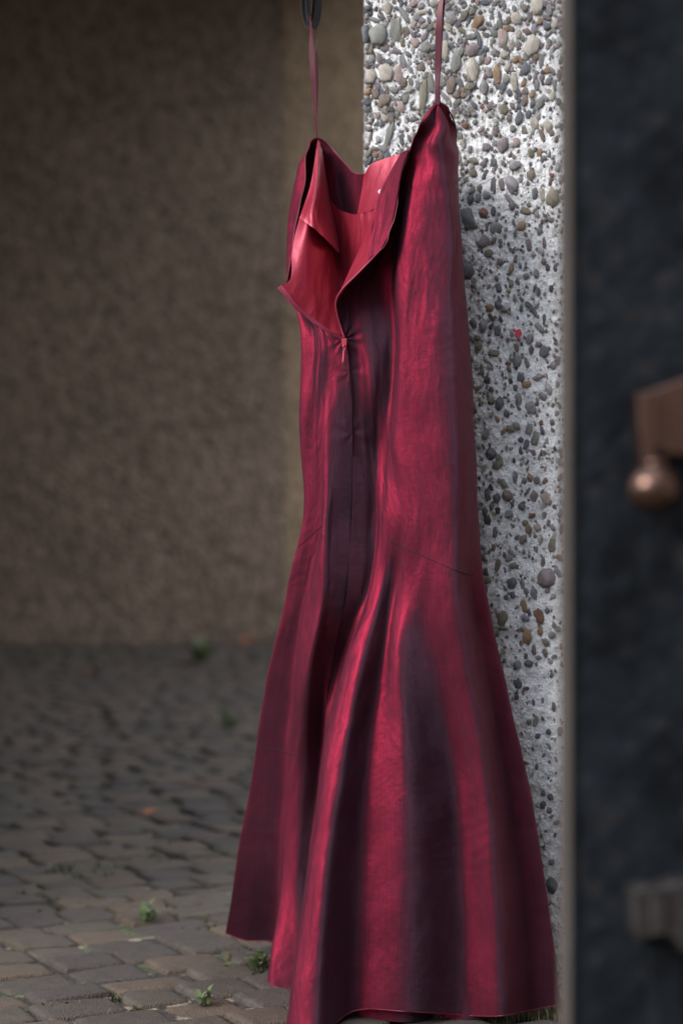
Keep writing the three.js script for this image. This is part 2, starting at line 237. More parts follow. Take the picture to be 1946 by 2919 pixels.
    [1363, 987, 24, 28, 0, 'v'], [1406, 1007, 34, 22, -8, 'v'], [1472, 1030, 26, 34, 0, 'y'], [1470, 991, 13, 25, 25, 'b'], [1549, 1003, 26, 36, 0, 's'], [1513, 997, 14, 32, 0, 's'], [1534, 982, 20, 18, 0, 'm'], [1483, 1076, 22, 30, 0, 's'], [1531, 1076, 34, 20, 32, 'l'], [1500, 1097, 32, 22, 0, 'o'], [1468, 1105, 13, 20, 0, 's'], [1454, 1086, 13, 18, 0, 'k'], [1387, 1084, 20, 26, 20, 'k'], [1476, 1140, 21, 40, 5, 'y'], [1512, 1162, 35, 42, 0, 'y'], [1422, 1150, 26, 40, -10, 's'], [1399, 1142, 22, 24, 0, 'v'], [1443, 1178, 18, 24, 0, 's'], [1453, 1223, 26, 24, 0, 'v'], [1471, 1215, 20, 28, 40, 'y'], [1524, 1248, 22, 46, -18, 'g'], [1498, 1268, 15, 34, -15, 's'], [1483, 1254, 16, 20, 0, 's'], [1547, 1291, 20, 22, 0, 'b'], [1541, 1205, 14, 16, 0, 'r'], [1544, 1228, 12, 30, 10, 's'], [1398, 1293, 30, 36, 0, 's'], [1414, 1327, 26, 26, -20, 'v'], [1464, 1313, 10, 16, 0, 'k'], [1467, 1360, 14, 40, 0, 'l'], [1509, 1362, 17, 26, 10, 'o'], [1493, 1370, 16, 20, 0, 'g'], [1434, 1380, 18, 30, 15, 'g'], [1444, 1413, 30, 34, 10, 'b'], [1388, 1409, 18, 40, 0, 's'], [1414, 1421, 22, 30, 0, 's'], [1502, 1401, 11, 28, -32, 'v'], [1521, 1415, 22, 38, 0, 'm'], [1555, 1419, 30, 44, 15, 'p'], [1399, 1110, 18, 16, 0, 's'], [1446, 968, 12, 14, 0, 'm'], [1447, 1036, 18, 12, 0, 'r'], [1497, 1028, 10, 20, 0, 'y'],
    [1486, 1444, 22, 24, 0, 's'], [1450, 1466, 26, 24, 0, 'y'], [1418, 1455, 16, 22, 0, 'k'], [1388, 1481, 20, 32, 10, 'k'], [1515, 1470, 20, 15, 15, 'r'], [1549, 1467, 12, 24, -10, 'l'], [1505, 1507, 20, 28, 20, 'o'], [1530, 1503, 20, 24, 30, 't'], [1410, 1518, 15, 36, -10, 'm'], [1539, 1540, 14, 34, -10, 't'], [1526, 1565, 13, 28, 8, 'm'], [1572, 1553, 22, 44, -10, 'v'], [1450, 1592, 22, 24, 0, 'y'], [1461, 1612, 24, 18, 0, 'g'], [1417, 1610, 16, 40, -15, 'b'], [1546, 1604, 12, 30, 0, 'm'], [1556, 1649, 58, 58, -30, 'm'], [1457, 1663, 28, 32, 0, 's'], [1488, 1665, 13, 28, 10, 'l'], [1498, 1684, 14, 22, 0, 'g'], [1520, 1690, 20, 42, 10, 'y'], [1460, 1696, 16, 22, 0, 's'], [1495, 1761, 26, 26, 0, 'l'], [1534, 1753, 28, 52, 10, 'r'], [1558, 1741, 16, 18, 20, 's'], [1538, 1798, 16, 30, 0, 'o'], [1501, 1814, 27, 50, 0, 'o'], [1429, 1763, 34, 46, 0, 'v'], [1434, 1790, 32, 16, 0, 'b'], [1571, 1810, 20, 20, 0, 'y'], [1554, 1831, 18, 28, 30, 'v'], [1520, 1853, 14, 32, 0, 'm'], [1551, 1859, 14, 24, 10, 'v'], [1533, 1874, 18, 14, 20, 'l'], [1497, 1870, 12, 18, 0, 'b'], [1506, 1892, 26, 22, 10, 's'], [1441, 1703, 14, 20, 0, 's'], [1405, 1562, 14, 22, 0, 'o'], [1437, 1583, 12, 18, 0, 's'],
    [1501, 1962, 12, 14, -30, 'r'], [1519, 2002, 8, 21, 10, 'm'], [1545, 1996, 8, 18, 10, 'l'], [1577, 2015, 12, 28, 5, 'b'], [1525, 2057, 18, 34, -10, 'y'], [1507, 2057, 14, 20, 0, 'y'], [1531, 2098, 16, 18, 0, 's'], [1559, 2127, 13, 32, 42, 'g'], [1562, 2085, 15, 20, 0, 's'], [1528, 2185, 10, 18, 0, 'b'], [1583, 2164, 8, 18, 30, 'l'], [1546, 2261, 14, 20, 0, 'm'], [1567, 2272, 18, 20, 0, 's'], [1545, 2295, 20, 24, 0, 's'], [1564, 2310, 18, 20, 0, 'm'], [1587, 2344, 24, 13, 15, 'b'], [1581, 2380, 8, 16, -20, 'k'], [1572, 2524, 34, 50, 10, 's'], [1570, 2457, 20, 18, 0, 'g'], [1474, 1948, 26, 30, 0, 's'], [1471, 1985, 14, 22, 0, 's'], [1596, 2085, 18, 26, 0, 'g'],
  ];
  let taken = rows.map(r => [r[0], r[1], Math.max(r[2], r[3]) / 2]);
  const toneKeys = 'gsbotlpmyvgswblymvwksmywwt';
  let tight = 0.72; const clear = (x, y, r) => taken.every(t => Math.hypot(t[0] - x, t[1] - y) > (t[2] + r) * tight);
  let count = 0; const loose = {}; const E = new THREE.Euler();
  function place(x, y, w, h, lean, tone, part) {
    const px = PD / F, p = P(x, y, PD), sx = w / 2 * px * 0.98, sy = h / 2 * px * 0.98, sz = Math.min(sx, sy) * (x < 1066 ? 1.1 : rr(0.4, 0.62));
    p.z += -sz * rr(0.0, 0.25) + 0.0012; if (x < 1066) { p.z -= 0.005; p.x -= 0.002; }
    p.sub(off);
    const m4 = new THREE.Matrix4().compose(p, new THREE.Quaternion().setFromEuler(E.set(0, 0, lean * Math.PI / 180)), V(sx, sy, sz)  .multiplyScalar(1.02));
    const g = w + h > 34 ? big[(rnd() * big.length) | 0] : small[(rnd() * small.length) | 0];
    // a quarter turn of a variant stays a different stone
    if (part) { const o = mesh('pebble', g, mat[tone], pillar); o.applyMatrix4(m4); count++; }
    else (loose[tone] ??= []).push(g.clone().applyMatrix4(m4));
  }
  rows.sort((a, b) => b[2] * b[3] - a[2] * a[3]);
  rows.forEach((r, i) => place(...r, i < 299));
  const pick = () => toneKeys[(rnd() * toneKeys.length) | 0];
  const fill = (n, x0, x1, y0, y1, s0, s1) => { for (let k = 0, tries = 0; k < n && tries < n * 12; tries++) { const x = rr(x0, x1), y = rr(y0, y1), w = rr(s0, s1), h = w * rr(0.8, 2.1); if (!clear(x, y, (w + h) / 4)) continue; taken.push([x, y, (w + h) / 4]); place(x, y, w, h, rr(-40, 40), pick(), false); k++; } };
  tight = 0.6; fill(150, 1054, 1330, -20, 470, 9, 20); fill(130, 1330, 1610, -20, 330, 9, 19); fill(60, 1046, 1060, -20, 470, 9, 22);   // the dense top
  tight = 0.66; fill(420, 1056, 1330, -20, 470, 4, 12);
  fill(60, 1330, 1610, 330, 1900, 12, 22); fill(520, 1300, 1620, -20, 1000, 4, 13);
  fill(420, 1340, 1640, 1000, 1900, 4, 13);
  fill(220, 1430, 1640, 1900, 2860, 3.5, 10);
  fill(350, 1056, 1400, 480, 2820, 10, 34);        // hidden behind the dress from here
  fill(90, 1056, 1640, -330, -20, 12, 36);
  tight = 0.7; fill(700, 1640, 2690, -700, 2840, 9, 30); fill(200, 1056, 1640, -1100, -330, 9, 30);
  for (let k = 0; k < 420; k++) { // the side that faces the passage mouth
    const sy = rr(0.003, 0.011), sz = sy * rr(0.6, 1.1), t = pick(), y = rr(0.02, 2.6), z = rr(-PD - 0.55, -PD - 0.02);
    (loose[t] ??= []).push(small[(rnd() * small.length) | 0].clone().applyMatrix4(new THREE.Matrix4().compose(V(PX0 + 0.001, y, z).sub(off), new THREE.Quaternion().setFromEuler(E.set(rr(-0.6, 0.6), 0, 0)), V(sy * 0.45, sy, sz))));
  }
  for (const k in loose) { const o = mesh('small_pebbles', mergeGeometries(loose[k]), mat[k], pillar); o.userData.kind = 'stuff'; }
}
{ // torn red scrap stuck to the pillar
  const s = new THREE.Shape(); [[-9, -13], [-3, -6], [8, -9], [13, 2], [9, 14], [0, 16], [-6, 8], [-3, -1], [-11, -6]].forEach(([x, y], i) => { const k = 0.00055; i ? s.lineTo(x * k, -y * k) : s.moveTo(x * k, -y * k); });
  const g = new THREE.ExtrudeGeometry(s, { depth: 0.0012, bevelEnabled: true, bevelSize: 0.0005, bevelThickness: 0.0005, bevelSegments: 1 });
  const o = mesh('petal_scrap', g, new THREE.MeshStandardMaterial({ color: C(0.4, 0.02, 0.045), roughness: 0.7 })); o.position.copy(P(1472, 948, PD - 0.0075)); o.rotation.x = -0.2;
  tag(o, 'tiny torn red scrap stuck to the pebble concrete', 'scrap');
}

// ------------------------------------------------------------------ fabrics
const weave = colorTile(1024, 1024, [[260, 9], [14, 340], [500, 20], [24, 16]], v => gray(0.66 + 0.14 * v[0] + 0.1 * v[1] + 0.1 * v[2] + 0.1 * v[3]));
// shot taffeta: crimson and slate threads side by side (0.3 mm each), their crowns leaning to opposite sides
const shotMap = colorTile(1024, 1024, [[260, 9], [14, 340], [24, 16]], (v, i) => { const k = 0.72 + 0.2 * v[0] + 0.16 * v[1] + 0.14 * v[2]; return (i & 1 ? [0.043, 0.031, 0.048] : [0.245, 0.0045, 0.026]).map(x => x * k); });
const shotLean = tile(1024, 1024, [[60, 200], [320, 7], [40, 26]], (v, i) => { const a = (i & 1 ? -0.5 : 0.5) + (v[0] - 0.5) * 0.12 + (v[1] - 0.5) * 0.04 + (v[2] - 0.5) * 0.16; return [0.5 + 0.5 * Math.sin(a), 0.5, 0.5 + 0.5 * Math.cos(a)]; });
const shotGloss = tile(1024, 4, [[8, 1]], (v, i) => gray(i & 1 ? 0.75 : 0.48));
shotMap.magFilter = shotLean.magFilter = shotGloss.magFilter = THREE.NearestFilter;
const crinkle = tile(1024, 1024, [[40, 26], [76, 60], [130, 110], [220, 180], [6, 4]], v => gray(0.4 * v[0] + 0.26 * v[1] * (0.3 + 1.2 * v[4]) + 0.14 * v[2] * (0.3 + v[4]) + 0.08 * v[3]));
const taffeta = new THREE.MeshPhysicalMaterial({ color: C(1, 1, 1), map: shotMap, normalMap: shotLean, metalness: 0.85, roughness: 1, roughnessMap: shotGloss, sheen: 0.08, sheenColor: C(0.42, 0.36, 0.5), sheenRoughness: 0.4, bumpMap: crinkle, bumpScale: 0.0006, side: THREE.DoubleSide });
const satin = new THREE.MeshPhysicalMaterial({ color: C(0.36, 0.028, 0.052), map: weave, metalness: 0.35, roughness: 0.36, sheen: 0.2, sheenColor: C(0.9, 0.4, 0.45), sheenRoughness: 0.4, bumpMap: crinkle, bumpScale: 0.0005, side: THREE.DoubleSide });
const ribbonMat = new THREE.MeshPhysicalMaterial({ color: C(0.07, 0.0045, 0.013), metalness: 0.25, roughness: 0.45, sheen: 0.4, sheenColor: C(0.6, 0.3, 0.4), sheenRoughness: 0.4, side: THREE.DoubleSide });
const seamMat = new THREE.MeshStandardMaterial({ color: C(0.024, 0.0025, 0.007), roughness: 1 });
const zipMat = new THREE.MeshPhysicalMaterial({ color: C(0.27, 0.028, 0.06), metalness: 0.1, roughness: 0.55, side: THREE.DoubleSide });
const pipingMat = new THREE.MeshPhysicalMaterial({ color: C(0.13, 0.009, 0.02), metalness: 0.1, roughness: 0.5, side: THREE.DoubleSide });

// a smooth sheet through a grid of control points (rows of equal length)
function cr(p0, p1, p2, p3, t) {      // Catmull-Rom with chord-length knots
  const d = (a, b) => Math.max(1e-5, Math.pow(a.distanceTo(b), 0.6));
  const t1 = d(p0, p1), t2 = t1 + d(p1, p2), t3 = t2 + d(p2, p3), u = t1 + (t2 - t1) * t;
  const L = (a, b, ta, tb) => a.clone().multiplyScalar((tb - u) / (tb - ta)).addScaledVector(b, (u - ta) / (tb - ta));
  const A1 = L(p0, p1, 0, t1), A2 = L(p1, p2, t1, t2), A3 = L(p2, p3, t2, t3), B1 = L(A1, A2, 0, t2), B2 = L(A2, A3, t1, t3);
  return L(B1, B2, t1, t2);
}
function spline(pts, per) {           // through all points, per steps a span; ends mirrored
  const n = pts.length, out = [], at = i => i < 0 ? pts[0].clone().multiplyScalar(2).sub(pts[1]) : i >= n ? pts[n - 1].clone().multiplyScalar(2).sub(pts[n - 2]) : pts[i];
  for (let i = 0; i < n - 1; i++) for (let k = 0; k < per; k++) out.push(cr(at(i - 1), at(i), at(i + 1), at(i + 2), k / per));
  out.push(pts[n - 1].clone()); return out;
}
function sheet(rowsPx, perU, perV, { du = 1, dv = 1, wrinkle = 0, wx = 26, wy = 9, sd = 0, offset = 0, pinch = [], creases = 0, billow = 0 } = {}) {
  const ctrl = rowsPx.map(r => r.map(q => P(...q)));
  const hi = ctrl.map(r => spline(r, perU)), nu = hi[0].length, cols = [];
  for (let i = 0; i < nu; i++) cols.push(spline(hi.map(r => r[i]), perV));
  const nv = cols[0].length, pos = [], uv = [], idx = [];
  // uv in metres along the sheet
  const mid = Math.floor(nv * 0.75), us = [0]; for (let i = 1; i < nu; i++) us.push(us[i - 1] + cols[i][mid].distanceTo(cols[i - 1][mid]));
  for (let i = 0; i < nu; i++) for (let j = 0; j < nv; j++) { const p = cols[i][j]; pos.push(p.x, p.y, p.z); uv.push(us[i], 2 - p.y); }   // threads run level and plumb
  for (let i = 0; i < nu - 1; i++) for (let j = 0; j < nv - 1; j++) { const a = i * nv + j; idx.push(a, a + 1, a + nv, a + 1, a + nv + 1, a + nv); }
  let g = geoFrom(pos, idx, uv);
  if (wrinkle || offset) {
    const n = g.attributes.normal, p = g.attributes.position;
    const fade = typeof wrinkle === 'function' ? wrinkle : () => wrinkle;
    for (let k = 0; k < p.count; k++) {
      const u = uv[2 * k], v = uv[2 * k + 1];
      const r1 = 1 - Math.abs(2.2 * noise(u * wx + 1.3 * noise(u * 9, v * 6, sd + 3), v * wy, sd + 1)), r2 = 1 - Math.abs(2.2 * noise(u * wx * 2.3 + v * 14, v * wy * 2.6 - u * 20, sd + 8));
      let d = fade(u, v, p.getX(k), p.getY(k)) * (r1 * 0.65 + r2 * 0.3 * (0.5 + noise(u * 6, v * 5, sd + 4)) + 0.5 * noise(u * 12, v * 4, sd + 6)) + offset;
      if (creases) d += creases * crumple(u, v, sd) + billow * (0.0042 * noise(u * 11 + v * 3, v * 5.5 - u * 4, sd + 11) + 0.002 * noise(u * 26, v * 13 + u * 9, sd + 13));
      for (const [c, reach, amp, m] of pinch) { const dx = p.getX(k) - c.x, dy = p.getY(k) - c.y, dz = p.getZ(k) - c.z, r = Math.hypot(dx, dy, dz); if (r < reach * 2.5) d += amp * Math.min(1, r / (reach * 0.35)) * Math.exp(-r * r / (reach * reach) * 1.4) * Math.sin(m * Math.atan2(dx, -dy) + 2.2 * noise(r * 25, m, 3)); }
      p.setXYZ(k, p.getX(k) + n.getX(k) * d, p.getY(k) + n.getY(k) * d, p.getZ(k) + n.getZ(k) * d);
      cols[Math.floor(k / nv)][k % nv].fromBufferAttribute(p, k);
    }
    g.computeVertexNormals();
  }
  const q = g.attributes.uv; for (let k = 0; k < q.count; k++) q.setXY(k, q.getX(k) * 3.2 * du, q.getY(k) * 3.2 * dv);
  g.userData = { cols, nu, nv };
  return g;
}
// sharp small creases of crumpled taffeta, in patches of differing direction
const CREASE = [[0.35, 0.013, 7, 5], [-0.6, 0.017, 6, 6], [1.25, 0.02, 5, 7], [0.08, 0.024, 8, 4], [-1.1, 0.012, 9, 6], [0.75, 0.009, 11, 9]];
function crumple(u, v, sd) {
  let h = 0;
  CREASE.forEach(([a, l, fx, fy], k) => {
    const m = smooth(0.16, 0.5, noise(u * fx + k * 9.1, v * fy, sd + k * 3.7)); if (m === 0) return;
    const q = (u * Math.cos(a) + v * Math.sin(a)) / l + 0.9 * noise(u * 11, v * 11, sd + k) + 0.25 * noise(u * 40, v * 40, k), f = q - Math.floor(q);
    h += m * l / 0.015 * Math.pow(1 - Math.abs(2 * f - 1), 1.6);
  });
  return h;
}
const tube = (pts, r, seg = 60, rad = 7) => new THREE.TubeGeometry(new THREE.CatmullRomCurve3(pts), seg, r, rad);

// ------------------------------------------------------------------ the dress
const dress = thing('evening_dress', 'floor length wine red shot taffeta mermaid dress with open back zip', 'dress', V(0, 0, 0));
const origin = P(1050, 2880, 3.02); origin.y = 0; dress.position.copy(origin);
const dp = (name, g, m, parent = dress) => { const o = mesh(name, g, m, parent); if (parent === dress) { g.translate(-origin.x, -origin.y, -origin.z); } else g.translate(-origin.x, -origin.y, -origin.z); return o; };
const lv = (y, a) => a.map(([x, D]) => [x, y, D]);
{
  // columns: back seam, the folds from there to the visible edge by the pillar, the hidden front, the other edge, the folds back to the seam
  const PER = 26;
  const back = (y, xr, xl, Dl) => lv(y, [[xr - 55, 3.005], [lerp(xr, 1040, 0.6), 3.02], [1035, 3.03], [lerp(1035, xl, 0.55), lerp(3.03, Dl, 0.75) + 0.03]]);
  const R = [
    [[1090, 706, 2.905], [1101, 685, 2.9], [1112, 655, 2.9], [1128, 590, 2.9], [1135, 545, 2.9], [1146, 480, 2.895], [1164, 425, 2.89], [1196, 355, 2.88], [1243, 291, 2.865], [1264, 300, 2.87], [1303, 405, 2.93],
      [1240, 400, 2.985], [1144, 436, 3.01], [1034, 497, 3.045], [960, 438, 3.12], [904, 392, 3.12], [872, 443, 3.09], [868, 520, 3.07], [850, 600, 3.05], [838, 690, 3.04], [826, 760, 3.02], [818, 806, 3.0]],
    [[1055, 742, 2.925], [1066, 732, 2.935], [1082, 715, 2.95], [1105, 670, 2.96], [1122, 625, 2.96], [1142, 560, 2.95], [1164, 505, 2.925], [1198, 440, 2.895], [1246, 395, 2.868], [1278, 400, 2.878], [1305, 470, 2.935],
      [1250, 500, 2.995], [1150, 520, 3.02], [1032, 560, 3.06], [950, 540, 3.16], [866, 470, 3.15], [850, 500, 3.11], [850, 580, 3.09], [842, 660, 3.07], [838, 740, 3.05], [832, 800, 3.04], [828, 835, 3.02]],
    [[1003, 795, 2.935], [1022, 785, 2.955], [1048, 765, 2.975], [1078, 735, 2.99], [1105, 705, 2.99], [1132, 665, 2.975], [1152, 635, 2.925], [1190, 600, 2.896], [1280, 592, 2.868], [1297, 600, 2.885], [1307, 620, 2.935],
      [1255, 640, 3.0], [1150, 650, 3.02], [1030, 680, 3.08], [940, 680, 3.19], [833, 600, 3.16], [838, 640, 3.12], [845, 700, 3.1], [846, 770, 3.08], [848, 820, 3.06], [850, 850, 3.05], [852, 872, 3.03]],
    [[958, 866, 2.965], [975, 858, 2.975], [1000, 845, 2.985], [1035, 825, 2.99], [1075, 805, 2.995], [1115, 785, 2.985], [1140, 775, 2.925], [1190, 770, 2.896], [1284, 770, 2.868], [1306, 775, 2.887], [1320, 790, 2.935],
      [1260, 800, 3.0], [1150, 800, 3.02], [1030, 815, 3.09], [935, 815, 3.2], [824, 780, 3.16], [835, 815, 3.12], [848, 845, 3.1], [862, 870, 3.08], [878, 890, 3.06], [895, 905, 3.045], [915, 928, 3.02]],
    [[981, 966, 2.985], [992, 964, 2.988], [1010, 960, 2.99], [1045, 956, 2.985], [1085, 952, 2.99], [1115, 950, 2.99], [1140, 950, 2.922], [1195, 950, 2.893], [1290, 950, 2.866], [1320, 950, 2.887], [1340, 950, 2.935],
      ...back(950, 1340, 858, 3.1), [857, 950, 3.06], [866, 950, 3.036], [890, 950, 3.024], [912, 950, 3.016], [935, 954, 3.006], [960, 961, 2.996], [980, 966, 2.987]],
    [...lv(1100, [[1000, 2.99], [1013, 2.992], [1035, 2.988], [1062, 2.98], [1085, 2.985], [1112, 2.992], [1138, 2.925], [1195, 2.893], [1294, 2.865], [1325, 2.888], [1346, 2.936]]), ...back(1100, 1346, 858, 3.1), ...lv(1100, [[856, 3.06], [865, 3.035], [890, 3.022], [917, 3.014], [942, 3.005], [972, 2.997], [999, 2.991]])],
    [...lv(1270, [[1003, 3.004], [1025, 3.009], [1052, 3.015], [1076, 3.02], [1090, 3.01], [1106, 2.985], [1132, 2.94], [1195, 2.9], [1298, 2.866], [1328, 2.89], [1352, 2.938]]), ...back(1270, 1352, 862, 3.1), ...lv(1270, [[859, 3.07], [869, 3.044], [893, 3.03], [914, 3.02], [938, 3.0], [970, 2.999], [1002, 3.0045]])],
    [...lv(1470, [[1000, 3.008], [1040, 3.016], [1071, 3.022], [1083, 3.0], [1098, 2.976], [1125, 2.948], [1165, 2.922], [1230, 2.895], [1300, 2.87], [1333, 2.893], [1359, 2.94]]), ...back(1470, 1359, 866, 3.12), ...lv(1470, [[864, 3.08], [874, 3.058], [896, 3.043], [912, 3.032], [930, 2.997], [950, 2.999], [999, 3.0085]])],
    [...lv(1690, [[985, 3.012], [1025, 3.02], [1048, 3.024], [1060, 2.996], [1085, 2.978], [1114, 2.985], [1152, 2.942], [1215, 2.91], [1302, 2.872], [1346, 2.925], [1384, 2.94]]), ...back(1690, 1384, 820, 3.2), ...lv(1690, [[817, 3.125], [838, 3.11], [864, 3.098], [880, 3.08], [922, 2.999], [940, 3.002], [984, 3.0125]])],
    [...lv(1900, [[945, 3.07], [966, 3.075], [976, 3.03], [994, 2.975], [1028, 2.945], [1088, 2.972], [1138, 2.924], [1240, 2.926], [1335, 2.88], [1392, 2.937], [1431, 2.947]]), ...back(1900, 1431, 775, 3.24), ...lv(1900, [[769, 3.175], [800, 3.163], [835, 3.15], [852, 3.09], [884, 3.04], [922, 3.065], [944, 3.0695]])],
    [...lv(2200, [[914, 3.11], [914, 3.07], [915, 3.0], [935, 2.95], [972, 2.922], [1045, 2.958], [1162, 2.902], [1292, 2.946], [1380, 2.886], [1442, 2.95], [1497, 2.957]]), ...back(2200, 1497, 726, 3.3), ...lv(2200, [[720, 3.235], [764, 3.222], [808, 3.21], [832, 3.185], [866, 3.16], [908, 3.175], [913, 3.111]])],
    [...lv(2500, [[882, 3.11], [878, 3.06], [874, 2.98], [893, 2.93], [928, 2.902], [1027, 2.948], [1168, 2.892], [1316, 2.943], [1410, 2.885], [1487, 2.953], [1552, 2.961]]), ...back(2500, 1552, 675, 3.36), ...lv(2500, [[668, 3.295], [722, 3.28], [792, 3.265], [806, 3.21], [846, 3.18], [876, 3.185], [881, 3.111]])],
    [[868, 2800, 3.11], [858, 2830, 3.04], [818, 2930, 2.93], [845, 2955, 2.885], [895, 2960, 2.862], [1012, 2880, 2.942], [1168, 2883, 2.897], [1330, 2895, 2.945], [1432, 2895, 2.888], [1520, 2878, 2.957], [1597, 2861, 2.965],
      [1540, 2850, 3.0], [1300, 2845, 3.02], [1035, 2840, 3.03], [820, 2700, 3.36], [642, 2660, 3.37], [694, 2683, 3.357], [781, 2689, 3.34], [775, 2808, 3.17], [838, 2817, 3.145], [865, 2795, 3.13], [867, 2800, 3.112]],
  ];
  const pinch = [[P(1246, 292, 2.865), 0.1, 0.009, 7], [P(904, 392, 3.12), 0.08, 0.004, 6], [P(982, 966, 2.985), 0.03, 0.0016, 9], [P(996, 1060, 2.985), 0.03, 0.0007, 5], [P(1001, 1235, 3.0), 0.035, 0.0009, 5]];
  const g = sheet(R, PER, 36, { pinch, creases: 0.00026, billow: 1, wrinkle: (u, v, x, y) => 0.0006, wx: 18, wy: 5, sd: 2 });
  const shell = dp('shell', g, taffeta);
  const cols = g.userData.cols, nv = g.userData.nv;
  // hem roll and neckline edge follow the shell's borders
  dp('hem_edge', tube(cols.filter((_, i) => i % 8 === 0).map(c => c[nv - 1].clone()), 0.0009, 420, 6), pipingMat);
  dp('neckline_edge', tube(cols.filter((_, i) => i % 8 === 0).map(c => c[0].clone()), 0.0012, 300, 6), pipingMat);
  // sewn seams: a thin corded line lying on the shell where the photograph shows one
  const px = p => [CX + p.x / -p.z * F, CY - (p.y - EYE) / -p.z * F];
  function seam(c0, c1, f) {
    const pts = [];
    for (let i = Math.round(c0 * PER); i <= Math.round(c1 * PER); i += 5) {
      const c = cols[i]; for (let j = 1; j < nv; j++) { const [x, y] = px(c[j]), t = f(x); if (y >= t) { const q = c[j].clone(); q.lerp(c[j - 1], clamp((y - t) / Math.max(1, y - px(c[j - 1])[1]), 0, 1)); q.z += 0.0005; pts.push(q); break; } }
    }
    dp('seam', tube(pts, 0.0008, 90, 5), seamMat);
  }
  { const pts = []; for (let j = 0; j < nv; j++) { const y = px(cols[0][j])[1]; if (y > 1045 && y < 1300) pts.push(cols[0][j].clone().add(V(0, 0, 0.0008))); } dp('centre_back_seam', tube(pts, 0.0006, 60, 5), seamMat); }
  seam(4.3, 9.2, x => 1520 + 118 * Math.pow(clamp((x - 1080) / 250, 0, 1), 0.85));   // knee seam on the near panel
  seam(15.2, 18.6, x => 2128 + (x - 735) * 0.2);                                     // short seam on the far panel
  seam(15.4, 18.8, x => 1548 - (x - 862) * 0.9);                                     // knee seam on the far side
}
// lining of the fallen zip flap
dp('flap_lining', sheet([
  [[904, 398, 3.09], [908, 405, 3.09], [912, 415, 3.095], [916, 428, 3.1], [921, 450, 3.12]],
  [[885, 528, 3.035], [897, 532, 3.03], [908, 538, 3.045], [922, 548, 3.075], [936, 565, 3.12]],
  [[856, 618, 3.005], [880, 622, 2.99], [905, 640, 3.02], [930, 650, 3.05], [955, 650, 3.13]],
  [[834, 712, 2.98], [865, 716, 2.975], [900, 720, 2.995], [935, 728, 3.03], [969, 735, 3.13]],
  [[824, 800, 2.96], [856, 815, 2.965], [895, 830, 2.98], [940, 836, 3.02], [980, 832, 3.11]],
  [[796, 816, 2.945], [838, 868, 2.95], [880, 905, 2.96], [930, 938, 2.97], [981, 960, 2.985]],
], 18, 18, { wrinkle: 0.0024, wx: 20, wy: 7, sd: 5 }), satin);
// the upper part of the lining folded over itself
dp('lining_fold', sheet([
  [[905, 402, 3.084], [909, 410, 3.082], [913, 420, 3.086], [919, 440, 3.1]],
  [[887, 525, 3.026], [902, 530, 3.016], [918, 540, 3.05], [936, 556, 3.1]],
  [[862, 606, 2.998], [890, 612, 2.978], [920, 628, 3.015], [953, 636, 3.09]],
  [[853, 622, 2.99], [895, 652, 2.976], [935, 692, 3.005], [967, 724, 3.07]],
], 14, 14, { wrinkle: 0.0018, wx: 34, wy: 9, sd: 31 }), satin);
// lining inside the front of the bodice
dp('bodice_lining', sheet([
  [[925, 545, 3.1], [958, 588, 3.08], [1012, 611, 3.04], [1045, 604, 3.018], [1092, 572, 2.99]],
  [[948, 640, 3.11], [972, 670, 3.085], [1005, 690, 3.045], [1040, 690, 3.02], [1085, 660, 2.99]],
  [[962, 740, 3.11], [980, 775, 3.09], [1004, 790, 3.055], [1030, 780, 3.03], [1065, 745, 2.995]],
  [[972, 840, 3.08], [982, 860, 3.07], [1000, 870, 3.05], [1020, 860, 3.03], [1040, 840, 3.0]],
  [[976, 930, 3.03], [985, 935, 3.025], [995, 940, 3.02], [1010, 935, 3.015], [1025, 925, 3.0]],
], 10, 12, { wrinkle: 0.0042, wx: 52, wy: 9, sd: 9 }), satin);
// satin facing on one half of the front neckline
dp('bodice_facing', sheet([
  [[1038, 500, 3.036], [1057, 469, 3.02], [1102, 451, 3.005], [1146, 438, 2.99]],
  [[1030, 552, 3.036], [1055, 535, 3.02], [1090, 520, 3.0], [1128, 508, 2.985]],
  [[1019, 610, 3.036], [1042, 606, 3.018], [1070, 594, 3.0], [1102, 577, 2.985]],
], 10, 12, { wrinkle: 0.0014, wx: 30, wy: 6, sd: 21 }), satin);
// inside of the other flap: a strip of lining and the self-fabric facing along its top
dp('flap_facing', sheet([
  [[1142, 439, 2.99], [1152, 436, 2.94], [1163, 427, 2.882]],
  [[1113, 488, 2.995], [1128, 486, 2.945], [1145, 482, 2.892]],
  [[1082, 550, 2.995], [1105, 552, 2.95], [1134, 547, 2.897]],
  [[1062, 640, 2.985], [1085, 648, 2.945], [1112, 656, 2.902]],
  [[1047, 740, 2.955], [1066, 726, 2.93], [1089, 707, 2.906]],
], 10, 10, { wrinkle: 0.0012, sd: 12 }), taffeta);
dp('flap_lining', sheet([
  [[1064, 602, 3.005], [1072, 598, 2.998], [1080, 590, 2.99]],
  [[1036, 680, 3.0], [1050, 660, 2.992], [1062, 640, 2.982]],
  [[1004, 755, 2.985], [1030, 738, 2.97], [1050, 738, 2.95]],
  [[962, 850, 2.97], [985, 815, 2.95], [1012, 788, 2.932]],
], 8, 10, { wrinkle: 0.0008, sd: 15 }), satin);
